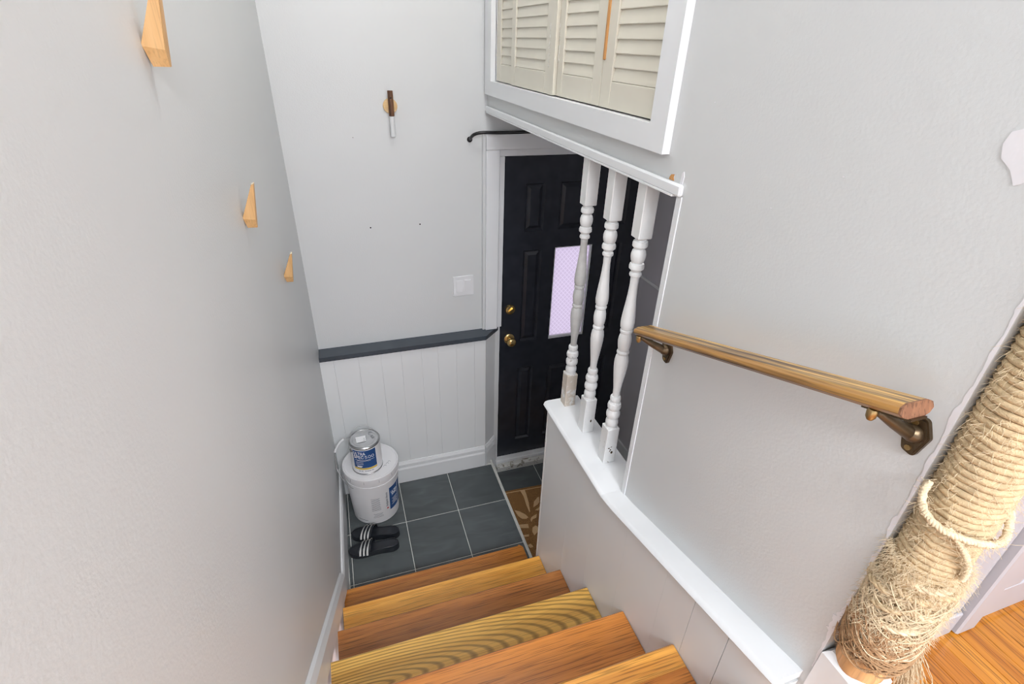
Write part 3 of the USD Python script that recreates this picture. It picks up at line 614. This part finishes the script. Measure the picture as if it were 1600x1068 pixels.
# ------------------------------------------------------------------ bucket, can, sandals, mat
BX, BY = -.014, 2.300
bk = group('bucket', (BX, BY, 0.001), label='large white plastic paint bucket standing on the slate tiles in the corner', category='bucket')
obj('body', lathe([(0, 0), (.126, 0), (.130, .004), (.1445, .285), (.1475, .286), (.1475, .300), (.1448, .301), (.1450, .318), (.1485, .319), (.1485, .330), (.1455, .331), (.1455, .345), (0, .345)], 64), 'bucket_white', bk, smooth=30)
ld = obj('lid', lathe([(.1470, .330), (.1535, .331), (.1540, .3325), (.1540, .357), (.1530, .361), (.1500, .3635), (.1460, .3630), (.1440, .360), (.1415, .3585), (.136, .3590), (.134, .3600), (0, .3600), (0, .352), (.147, .352)], 64), 'bucket_white', bk, smooth=30)
for k in range(12):
    a = 2 * math.pi * k / 12 + .2; b = box(.1536, .1549, -.0008, .0008, .334, .352); b.apply_transform(trimesh.transformations.rotation_matrix(a, (0, 0, 1))); obj('lid_tab_slot', b, 'print_grey', ld)
def wrap(t, r, a0, z0):          # bends flat lettering (x along, y up, z out) round a vertical cylinder
    v = t.vertices.copy(); rr = r(v[:, 1] + z0) if callable(r) else r
    a = a0 + v[:, 0] / (rr if np.isscalar(rr) else rr.mean()); R_ = rr + v[:, 2]
    t = t.copy(); t.vertices = np.c_[R_ * np.cos(a), R_ * np.sin(a), v[:, 1] + z0]; return t
def sheet(w, h, nx=14, d=.0006):
    xs_ = np.linspace(-w / 2, w / 2, nx + 1); parts = [box(a, b, -h / 2, h / 2, 0, d) for a, b in zip(xs_, xs_[1:])]; return cat(*parts)
rb = lambda z: .130 + (.1445 - .130) * (np.asarray(z) - .004) / .281
aB = math.radians(-58)           # direction of the blue label
obj('blue_label', wrap(sheet(.100, .172, 14), rb, math.radians(-36), .160), 'print_blue', bk, label='blue printed paint label')
bars = []
rng = random.Random(8)
for k in range(5): t = sheet(.048 - .02 * rng.random(), .003, 6, .0011); t.apply_translation((-.012, .02 - k * .011, 0)); bars.append(wrap(t, rb, math.radians(-36), .130))
t = sheet(.003, .16, 1, .0012); t.apply_translation((.018, 0, 0)); bars.append(wrap(t, rb, math.radians(-36), .160))
obj('label_print', cat(wrap(text_on('ULTRA', .016, .050, .0012, True), rb, math.radians(-42), .205), wrap(text_on('SPEC', .016, .040, .0012, True), rb, math.radians(-42), .186), *bars), 'print_white', bk)
vt = text_on('Benjamin Moore', .012, .110, .0008, True); vt.apply_transform(trimesh.transformations.rotation_matrix(math.pi / 2, (0, 0, 1)))
obj('side_print', wrap(vt, rb, math.radians(-64), .172), 'print_grey', bk)
tri = prism([(-.006, -.008), (.008, -.008), (.001, .006)], 'z', 0, .0008); obj('red_mark', wrap(tri, rb, math.radians(-64), .104), 'print_red', bk)
bars = []
for k in range(13): t = sheet(.052 - .012 * rng.random(), .0022, 6, .0006); t.apply_translation((0, -k * .0078, 0)); bars.append(wrap(t, rb, math.radians(-91), .205))
for k in range(4): t = sheet(.060 - .02 * rng.random(), .0022, 6, .0006); t.apply_translation((.0, -k * .009, 0)); bars.append(wrap(t, rb, math.radians(-88), .082))
t = sheet(.06, .0035, 6, .0006); bars.append(wrap(t, rb, math.radians(-128), .030))
obj('fine_print', cat(*bars), 'print_grey', bk, kind='stuff')
# wire handle with its grip resting against the left wall
hp = spline([(-.108, -.118, .297), (-.150, -.050, .296), (-.180, .008, .335), (-.179, .050, .430), (-.122, .078, .487), (-.04, .112, .450), (.060, .138, .365), (.112, .116, .300)], 90)
hp = np.array([(max(x, XL(BY + y) - BX + .0045), min(y, YW - BY - .012), z) for x, y, z in hp])
obj('wire_handle', tube(hp, .0022, 8), 'wire_grey', bk, smooth=60)
gi = [int(np.argmin(((hp - np.array(q)) ** 2).sum(1))) for q in ((-.179, .050, .430), (-.122, .078, .487))]
obj('grip', tube(hp[gi[0]:gi[1] + 1], .0070, 12), 'plastic_white', bk, smooth=50)
CX, CY, CZ = -.030, 2.276, .3612
cn = group('paint_can', (CX, CY, CZ), label='metal gallon paint can with blue label on top of the white bucket', category='paint can')
obj('body', lathe([(0, 0), (.079, 0), (.0825, .003), (.0825, .007), (.0805, .010), (.0805, .176), (.0830, .180), (.0830, .186), (.0795, .190), (.0785, .187), (0, .187)], 56), 'tin', cn, smooth=30)
obj('lid', lathe([(0, .1835), (.056, .1835), (.060, .187), (.066, .1885), (.070, .187), (.0735, .1875), (.0775, .190), (.0778, .1875), (.0755, .1868), (0, .1868)][::-1] if False else [(.0778, .187), (.0772, .1905), (.0745, .1915), (.072, .1895), (.064, .189), (.060, .1905), (.056, .1895), (0, .1895), (0, .187)], 48), 'tin', cn, smooth=30)
aC = math.radians(-98)
obj('wrap_label', wrap(sheet(.36, .164, 40, .0005), .0806, aC + .2, .094), 'print_white', cn)
obj('blue_label', wrap(sheet(.128, .118, 18, .0006), .0811, aC, .112), 'print_blue', cn, label='blue label panel')
obj('yellow_band', wrap(sheet(.128, .011, 18, .0006), .0811, aC, .046), 'print_yellow', cn)
bars = []
for k in range(2): bars.append(wrap((lambda t: (t.apply_translation((-.006 if k else .0, -k * .006, 0)), t)[1])(sheet(.104 - .03 * k, .0018, 10, .0006)), .0815, aC, .108))
for k in range(3): t = sheet(.042 - .01 * (k == 2), .0026, 6, .0006); t.apply_translation((-.030, -k * .012, 0)); bars.append(wrap(t, .0815, aC, .090))
bars.append(wrap(sheet(.026, .008, 6, .0006), .0815, aC - .40, .062))
obj('label_print', cat(wrap(text_on('ULTRA', .019, .066, .0007, True), .0815, aC - .32, .152), wrap(text_on('SPEC', .019, .056, .0007, True), .0815, aC - .39, .128), wrap(text_on('500', .019, .050, .0007), .0815, aC + .33, .128), *bars), 'print_white', cn, label='white lettering ULTRA SPEC 500')
obj('code_print', cat(*[wrap(sheet(.010, .004, 2, .0006), .0812, aC + dx, .030) for dx in (-.42, -.25, -.02, .12, .26, .44)]), 'print_grey', cn)
st_ = box(-.026, .026, -.024, .024, 0, .0008); st_.apply_transform(trimesh.transformations.rotation_matrix(.06, (0, 0, 1))); st_.apply_translation((-.016, -.004, .1916)); obj('paper_sticker', st_, 'print_white', cn)
obj('sticker_print', cat(*[box(-.004 + .012 * (k % 2), .004 + .010 * (k % 2), -.018 + .007 * k, -.015 + .007 * k, .1922, .1927) for k in range(4)]), 'print_grey', cn)
scr = spline([(.036, .026, .1918), (.024, .032, .1918), (.028, .042, .1918), (.044, .040, .1918)], 20)
scr2 = spline([(.034, .010, .1918), (.046, .012, .1918), (.036, .002, .1918), (.05, .0, .1918), (.04, -.012, .1918)], 24)
obj('pen_scribble', cat(tube(scr, .0011, 5), tube(scr2, .0011, 5)), 'print_grey', cn)
th = np.linspace(0, math.pi, 40)
ph = math.radians(28); bail = np.c_[.0850 * np.cos(th) * math.cos(ph) - .062 * np.sin(th) * math.sin(ph) * 0 - .062 * np.sin(th) * math.sin(ph), .0850 * np.cos(th) * math.sin(ph) + .062 * np.sin(th) * math.cos(ph), .158 + .072 * np.sin(th)]
obj('wire_handle', tube(bail, .0014, 6), 'wire_grey', cn, smooth=60)
for s in (0, math.pi):
    e = trimesh.creation.cylinder(.011, .005, sections=20); e.apply_transform(trimesh.transformations.rotation_matrix(math.pi / 2, (0, 1, 0))); e.apply_translation((.0835, 0, .158)); e.apply_transform(trimesh.transformations.rotation_matrix(ph + s, (0, 0, 1))); obj('handle_ear', e, 'black_metal' if s == 0 else 'tin', cn)
sc3 = [tube(spline([(a, b, .3605), (a + .008, b + .010, .3605), (a + .015, b + .002, .3605)], 8), .0009, 5) for a, b in ((.066, -.062), (.080, -.048), (.092, -.034))]
obj('pen_scribble', cat(*sc3), 'print_grey', bk)

def sandal(loc, rz, label, mirror):
    g = group('slide_sandal', loc, rz, label=label, category='sandal', group='pair of black striped slide sandals')
    L2 = .268
    s = 1 if not mirror else -1
    out = spline([(0, 0), (.020, .030), (.07, .043), (.13, .036), (.20, .033), (.25, .027), (.268, 0), (.25, -.027), (.20, -.032), (.13, -.033), (.07, -.040), (.020, -.030), (0, 0)], 60)
    P2 = Polygon([(x, s * y) for x, y in out[:-1]])
    sole = prism(P2, 'z', 0, .020); mid_ = prism(P2.buffer(-.003), 'z', .020, .0245)
    # thicker at the heel
    for t in (sole, mid_):
        v = t.vertices; v[:, 2] *= 1 + .45 * np.clip((v[:, 0] - .06) / .16, 0, 1)
    obj('sole', sole, 'rubber_black', g, smooth=30)
    inn = P2.buffer(-.007)
    rim = prism(P2.buffer(-.002).difference(inn), 'z', .019, .0265); v = rim.vertices; v[:, 2] *= 1 + .45 * np.clip((v[:, 0] - .06) / .16, 0, 1)
    obj('rim', rim, 'rubber_black', g, smooth=30); obj('footbed', mid_, 'rubber_black', g, smooth=30)
    # strap: an arched band over the instep
    def band(x0, x1, lift, nm, mt, a0=0.0, a1=math.pi, skew=.012):
        a = np.linspace(a0, a1, 22); V, F = [], []
        for i, t in enumerate(a):
            hw = .0425; yy = hw * math.cos(t); zz = .012 + (.046 + lift) * math.sin(t) ** .8; k = 1 + lift / .05
            for x, up in ((x0, 0), (x1, .012 * math.sin(t))): V.append((x + skew * math.cos(t) * s, s * yy * k, zz + up)) 
            for x, up in ((x0, 0), (x1, .012 * math.sin(t))): V.append((x + skew * math.cos(t) * s, s * yy * k * .955, max(zz + up - .0028, 0)))
        n = 4
        for i in range(len(a) - 1):
            for p, q in ((0, 1), (1, 3), (3, 2), (2, 0)):
                F += [(i * n + p, i * n + q, (i + 1) * n + q), (i * n + p, (i + 1) * n + q, (i + 1) * n + p)]
        for i in (0, len(a) - 1): F += [(i * n, i * n + 1, i * n + 3), (i * n, i * n + 3, i * n + 2)]
        t = trimesh.Trimesh(V, F, process=False); t.fix_normals(); return obj(nm, t, mt, g, smooth=40)
    band(.062, .128, 0, 'strap', 'rubber_black')
    for k in range(3): band(.070 + .0185 * k, .080 + .0185 * k, .0012 + .0022 * k, 'stripe', 'stripe_white', .10, math.pi - .10)
    return g
sandal((-.170, 2.125, .0005), -14, 'black slide sandal with three white stripes, touching the bucket, the farther of the pair', False)
sandal((-.190, 2.008, .0005), -5, 'black slide sandal with three white stripes, the nearer of the pair to the stairs', True)

dm = group('door_mat', (0, 0, VZ), label='brown coir doormat with tan leaf pattern on the floor before the front door', category='doormat')
mb_ = Polygon([(.775, 1.60), (.775, 2.300), (1.40, 2.270), (1.40, 1.57)])
obj('base', prism(mb_, 'z', .0005, .010), 'coir', dm)
obj('border_line', prism([(.785, 2.283), (1.385, 2.2545), (1.385, 2.2495), (.785, 2.278)], 'z', .010, .0112), 'coir_leaf', dm)
LV = [[(.887, 2.279), (.916, 2.272), (.913, 2.23), (.905, 2.17), (.888, 2.093), (.884, 2.093), (.886, 2.16), (.893, 2.22)], [(.80, 2.13), (.827, 2.111), (.852, 2.08), (.862, 2.055), (.848, 2.048), (.823, 2.055), (.806, 2.085)],
      [(.788, 2.016), (.843, 2.006), (.838, 1.978), (.797, 1.990), (.788, 1.996)], [(.788, 1.937), (.823, 1.931), (.818, 1.921), (.788, 1.924)], [(.870, 2.018), (.872, 2.036), (.885, 2.05), (.921, 2.062), (.909, 2.038), (.884, 2.034)],
      [(.922, 2.120), (.940, 2.160), (.975, 2.188), (.985, 2.19), (.972, 2.15), (.952, 2.133)], [(.850, 1.945), (.862, 1.972), (.885, 1.982), (.893, 1.965), (.878, 1.935), (.853, 1.918)], [(.790, 1.862), (.809, 1.866), (.818, 1.845), (.80, 1.84)],
      [(.925, 2.095), (.95, 2.105), (.975, 2.125), (.965, 2.10), (.94, 2.088)]]
rng = random.Random(4)
for k in range(16):
    cx_, cy_, an = 1.03 + .11 * (k % 4) + .02 * rng.random(), 1.66 + .15 * (k // 4) + .03 * rng.random(), rng.uniform(.4, 1.4)
    LV.append([(cx_ + .05 * math.cos(t) * math.cos(an) - .018 * math.sin(t) * math.sin(an), cy_ + .05 * math.cos(t) * math.sin(an) + .018 * math.sin(t) * math.cos(an)) for t in np.linspace(0, 2 * math.pi, 14)[:-1]])
for p in LV: obj('leaf', prism(Polygon(p).buffer(.001), 'z', .0098, .0118), 'coir_leaf', dm)

# ------------------------------------------------------------------ rope-wrapped newel post
PX, PY, PR = .762, .2795, .0335
ps = group('newel_post', (PX, PY, ZF), label='round log post wound with fraying sisal rope on a white foot', category='post')
obj('base', hull([(x * .0385, y * .0385, z) for x in (-1, 1) for y in (-1, 1) for z in (0, .222)] + [(x * .030, y * .030, .236) for x in (-1, 1) for y in (-1, 1)]), 'trim_white', ps, label='white painted square foot of the post')
lg = lathe([(0, .225), (.034, .225), (.0375, .238), (.0385, .26), (.036, .29), (.034, .33), (PR, .5), (PR, 1.35), (0, 1.35)], 30)
v = lg.vertices; v[:, :2] *= (1 + .10 * (meshkit.fbm(v * [18, 18, 9], 3, 4) - .5))[:, None]
obj('log', lg, 'log_wood', ps, smooth=60)
def helix(z0, z1, pitch, r, jit, seed, start=0.0):
    n = int((z1 - z0) / pitch * 22); t = np.arange(n) / 22 * 2 * math.pi + start; z = z0 + (np.arange(n) / 22) * pitch
    q = np.c_[np.cos(t) * 3, np.sin(t) * 3, z * 40]; rr = r + jit * (meshkit.noise(q, seed) - .5)
    return np.c_[rr * np.cos(t), rr * np.sin(t), z + jit * .8 * (meshkit.noise(q + 7, seed + 1) - .5)]
obj('rope_winding', tube(helix(.470, 1.33, .0105, PR + .0045, .004, 3), .0058, 7), 'sisal', ps, smooth=60, label='tight sisal rope winding')
obj('rope_winding', tube(helix(.34, .49, .0125, PR + .0070, .010, 9, 1.0), .0066, 7), 'sisal', ps, smooth=60, label='loose sisal rope winding')
obj('rope_winding', tube(helix(.290, .355, .010, PR + .0080, .012, 19, 2.0), .0055, 7), 'sisal_brown', ps, smooth=60, label='brown loosened rope winding')
def curves(name, strands, widths, mt, parent, **meta):
    c = UsdGeom.BasisCurves.Define(stage, numbered(ppath(parent) + '/' + name))
    c.CreateTypeAttr('linear'); c.CreateCurveVertexCountsAttr(Vt.IntArray([len(s) for s in strands]))
    c.CreatePointsAttr(Vt.Vec3fArray.FromNumpy(np.vstack(strands).astype(np.float32))); c.CreateWidthsAttr(Vt.FloatArray.FromNumpy(np.concatenate([np.broadcast_to(w, len(s)) for s, w in zip(strands, widths)]).astype(np.float32))); c.SetWidthsInterpolation('vertex')
    UsdShade.MaterialBindingAPI.Apply(c.GetPrim()).Bind(M[mt]); return tag(c, **meta)
rs = np.random.RandomState(6)
def fuzz(n, z0, z1, r, ln):
    out = []
    for _ in range(n):
        a, z = rs.uniform(0, 2 * math.pi), rs.uniform(z0, z1); l = ln * rs.uniform(.3, 1.3)
        d = np.array([math.cos(a), math.sin(a), 0]) * rs.uniform(.2, 1) + np.array([-math.sin(a), math.cos(a), 0]) * rs.uniform(-1, 1) + np.array([0, 0, rs.uniform(-.6, .5)])
        d /= np.linalg.norm(d); p = np.array([r * math.cos(a), r * math.sin(a), z]); t = np.linspace(0, 1, 5)[:, None]
        out.append(p + d * l * t + np.array([0, 0, -.35 * l]) * t ** 2 + rs.normal(0, l * .05, (5, 3)) * t)
    return out
F1 = fuzz(4200, .48, 1.32, PR + .008, .016); curves('rope_fibre', F1, [np.linspace(.0006, .0002, 5)] * len(F1), 'sisal_pale', ps, kind='stuff')
F2 = fuzz(4200, .36, .53, PR + .016, .014); curves('rope_fibre', F2, [np.linspace(.0007, .0002, 5)] * len(F2), 'sisal_pale', ps, kind='stuff')
F3 = fuzz(2600, .285, .37, PR + .010, .013); curves('rope_fibre', F3, [np.linspace(.0007, .0002, 5)] * len(F3), 'sisal_brown', ps, kind='stuff')
# strands slumped round the foot of the winding
S = []
for k in range(190):
    a0 = rs.uniform(-4.5, -2.7); da = rs.uniform(.9, 2.3); zt = rs.uniform(.33, .405); sag = rs.uniform(.02, .055); r0 = PR + rs.uniform(.008, .021)
    t = np.linspace(0, 1, 18); a = a0 + da * t
    S.append(np.c_[r0 * np.cos(a), r0 * np.sin(a), zt - sag * np.sin(math.pi * t) + rs.normal(0, .0012, 18).cumsum() * .4])
curves('loose_strand', S, [.0027] * len(S), 'sisal_brown', ps, kind='stuff')
S = []
for k in range(170):
    a0 = rs.uniform(-4.5, -2.4); da = rs.uniform(.6, 1.8); zt = rs.uniform(.34, .48); sag = rs.uniform(.01, .05); r0 = PR + rs.uniform(.013, .021)
    t = np.linspace(0, 1, 18); a = a0 + da * t
    S.append(np.c_[r0 * np.cos(a), r0 * np.sin(a), zt - sag * np.sin(math.pi * t) + rs.normal(0, .0012, 18).cumsum() * .4])
curves('loose_strand', S, [.0019] * len(S), 'sisal_pale', ps, kind='stuff')
def rp(p, d):                    # where the ray of a pixel stands d metres (in plan) from the camera, in the post's space
    v = ray(p); v = v * (d / math.hypot(v[0], v[1])); return v + np.array([0, 0, H]) - np.array([PX, PY, ZF])
def twisted(P, r, name, mt, n=60, turns=14):
    c, T, U, V = frames(spline(P, n)); t = np.linspace(0, turns * 2 * math.pi, n); ms = []
    for k in range(3):
        a = t + k * 2 * math.pi / 3; ms.append(tube(c + (np.cos(a)[:, None] * U + np.sin(a)[:, None] * V) * r * .55, r * .62, 6))
    o = obj(name, cat(*ms), mt, ps, smooth=60)
    h = []
    for _ in range(160):
        i = rs.randint(n); d = rs.normal(0, 1, 3); d /= np.linalg.norm(d); p = c[i] + d * r; h.append(np.array([p, p + d * .004 + rs.normal(0, .002, 3), p + d * .007 + rs.normal(0, .004, 3)]))
    curves('rope_fibre', h, [.0004] * len(h), 'sisal_pale', ps, kind='stuff'); return o
twisted([rp((1452, 752), .770), rp((1441, 775), .762), rp((1446, 800), .758), rp((1470, 825), .755), rp((1510, 843), .765), rp((1545, 850), .79), rp((1572, 838), .83), rp((1578, 810), .84), rp((1574, 770), .815)], .0052, 'hanging_rope', 'sisal_pale', 80, 20)
twisted([rp((1482, 826), .760), rp((1500, 850), .765), rp((1512, 880), .775), rp((1502, 905), .785)], .0042, 'hanging_rope', 'sisal_pale', 40, 8)
twisted([rp((1488, 895), .80), rp((1492, 925), .81), rp((1478, 950), .83), rp((1452, 966), .845), rp((1432, 972), .85)], .0046, 'hanging_rope', 'sisal', 50, 10)
twisted([rp((1428, 930), .795), rp((1426, 960), .82), rp((1424, 985), .84), rp((1420, 1010), .86)], .0052, 'hanging_rope', 'sisal_pale', 40, 7)
twisted([rp((1405, 945), .775), rp((1412, 972), .80), rp((1416, 1000), .83), rp((1414, 1025), .86)], .0050, 'hanging_rope', 'sisal', 40, 7)
# slack turns of rope that have slid down the post
for k, (zc, tilt, ph_, rr) in enumerate([(.385, .014, .3, .0115), (.412, -.012, 1.2, .0130), (.430, .016, 2.6, .0130), (.446, .010, .9, .0140), (.458, -.012, 2.0, .0130), (.476, .014, 3.4, .0125), (.490, .012, .5, .0115), (.508, -.010, 1.7, .0105)]):
    t = np.linspace(0, 2 * math.pi, 60)
    r_ = PR + rr + .0035 * np.sin(2 * t + k) + .003 * np.sin(3 * t + 2 * k)
    P_ = np.c_[r_ * np.cos(t), r_ * np.sin(t), zc + tilt * np.cos(t - ph_ - 2.2) + .004 * np.sin(3 * t + k)]
    c, T, U, V = frames(P_); tw = t * 9
    obj('slack_turn', cat(*[tube(c + (np.cos(tw + q)[:, None] * U + np.sin(tw + q)[:, None] * V) * .0029, .0034, 6) for q in (0, 2.1, 4.2)]), ('sisal', 'sisal_pale', 'sisal')[k % 3], ps, smooth=60)
# frayed rope end lying on the floor boards
c0, c1 = rp((1418, 985), .845), rp((1404, 1066), .915)
S = []
for k in range(420):
    o = rs.normal(0, 1, 3) * .004; e = rs.normal(0, 1, 3) * np.array([.016, .016, .010]); t = np.linspace(0, 1, 10)[:, None]
    p = c0 + o + (c1 - c0) * t * rs.uniform(.5, 1.05) + e * t ** 1.2 + np.array([0, 0, .012]) * np.sin(math.pi * t) + rs.normal(0, .0016, (10, 3)) * t
    p[:, 2] = np.maximum(p[:, 2], .002); S.append(p)
curves('frayed_end', S, [.0011] * len(S), 'sisal_pale', ps, kind='stuff', label='pale frayed rope end trailing onto the floor')

# ------------------------------------------------------------------ stair lamp and added fill lights (out of the picture)
for px_, py_, e_ in FILL_PANELS:
    pf = group('added_fill_panel', (px_, py_, ZC), label='square fill light panel added on the unseen ceiling behind the camera, ' + {-1.2: 'on the left', .25: 'on the right'}[px_], category='lamp')
    obj('frame', prism(sbox(-.64, -.64, .64, .64).difference(sbox(-.6, -.6, .6, .6)), 'z', -.03, 0), 'trim_white', pf)
cl = group('unseen_ceiling_lamp', (.46, 1.40, ZC), label='twin bulb lamp on the ceiling above the stairs', category='lamp')
obj('canopy', lathe([(0, -.03), (.15, -.03), (.18, -.012), (.182, 0), (0, 0)], 32), 'trim_white', cl, smooth=40)
for s in (-1, 1):
    obj('socket', lathe([(0, -.065), (.016, -.065), (.016, -.02), (0, -.02)], 20, (s * .14, 0, 0)), 'trim_white', cl, smooth=40)
    b = trimesh.creation.icosphere(3, .032); b.apply_translation((s * .14, 0, -.095)); obj('bulb', b, 'bulb_glow', cl, smooth=True)
vl = group('unseen_ceiling_lamp', (1.25, 1.45, BZ + .03), label='small round fill lamp added out of sight on the low ceiling before the door', category='lamp')  # added out of sight to brighten the vestibule walls
obj('canopy', lathe([(0, -.012), (.06, -.012), (.065, 0), (0, 0)], 32), 'trim_white', vl, smooth=40)
b = trimesh.creation.icosphere(3, .045); b.apply_scale((1, 1, .6)); b.apply_translation((0, 0, -.032)); obj('fill_globe', b, 'vestibule_fill_glow', vl, smooth=True)
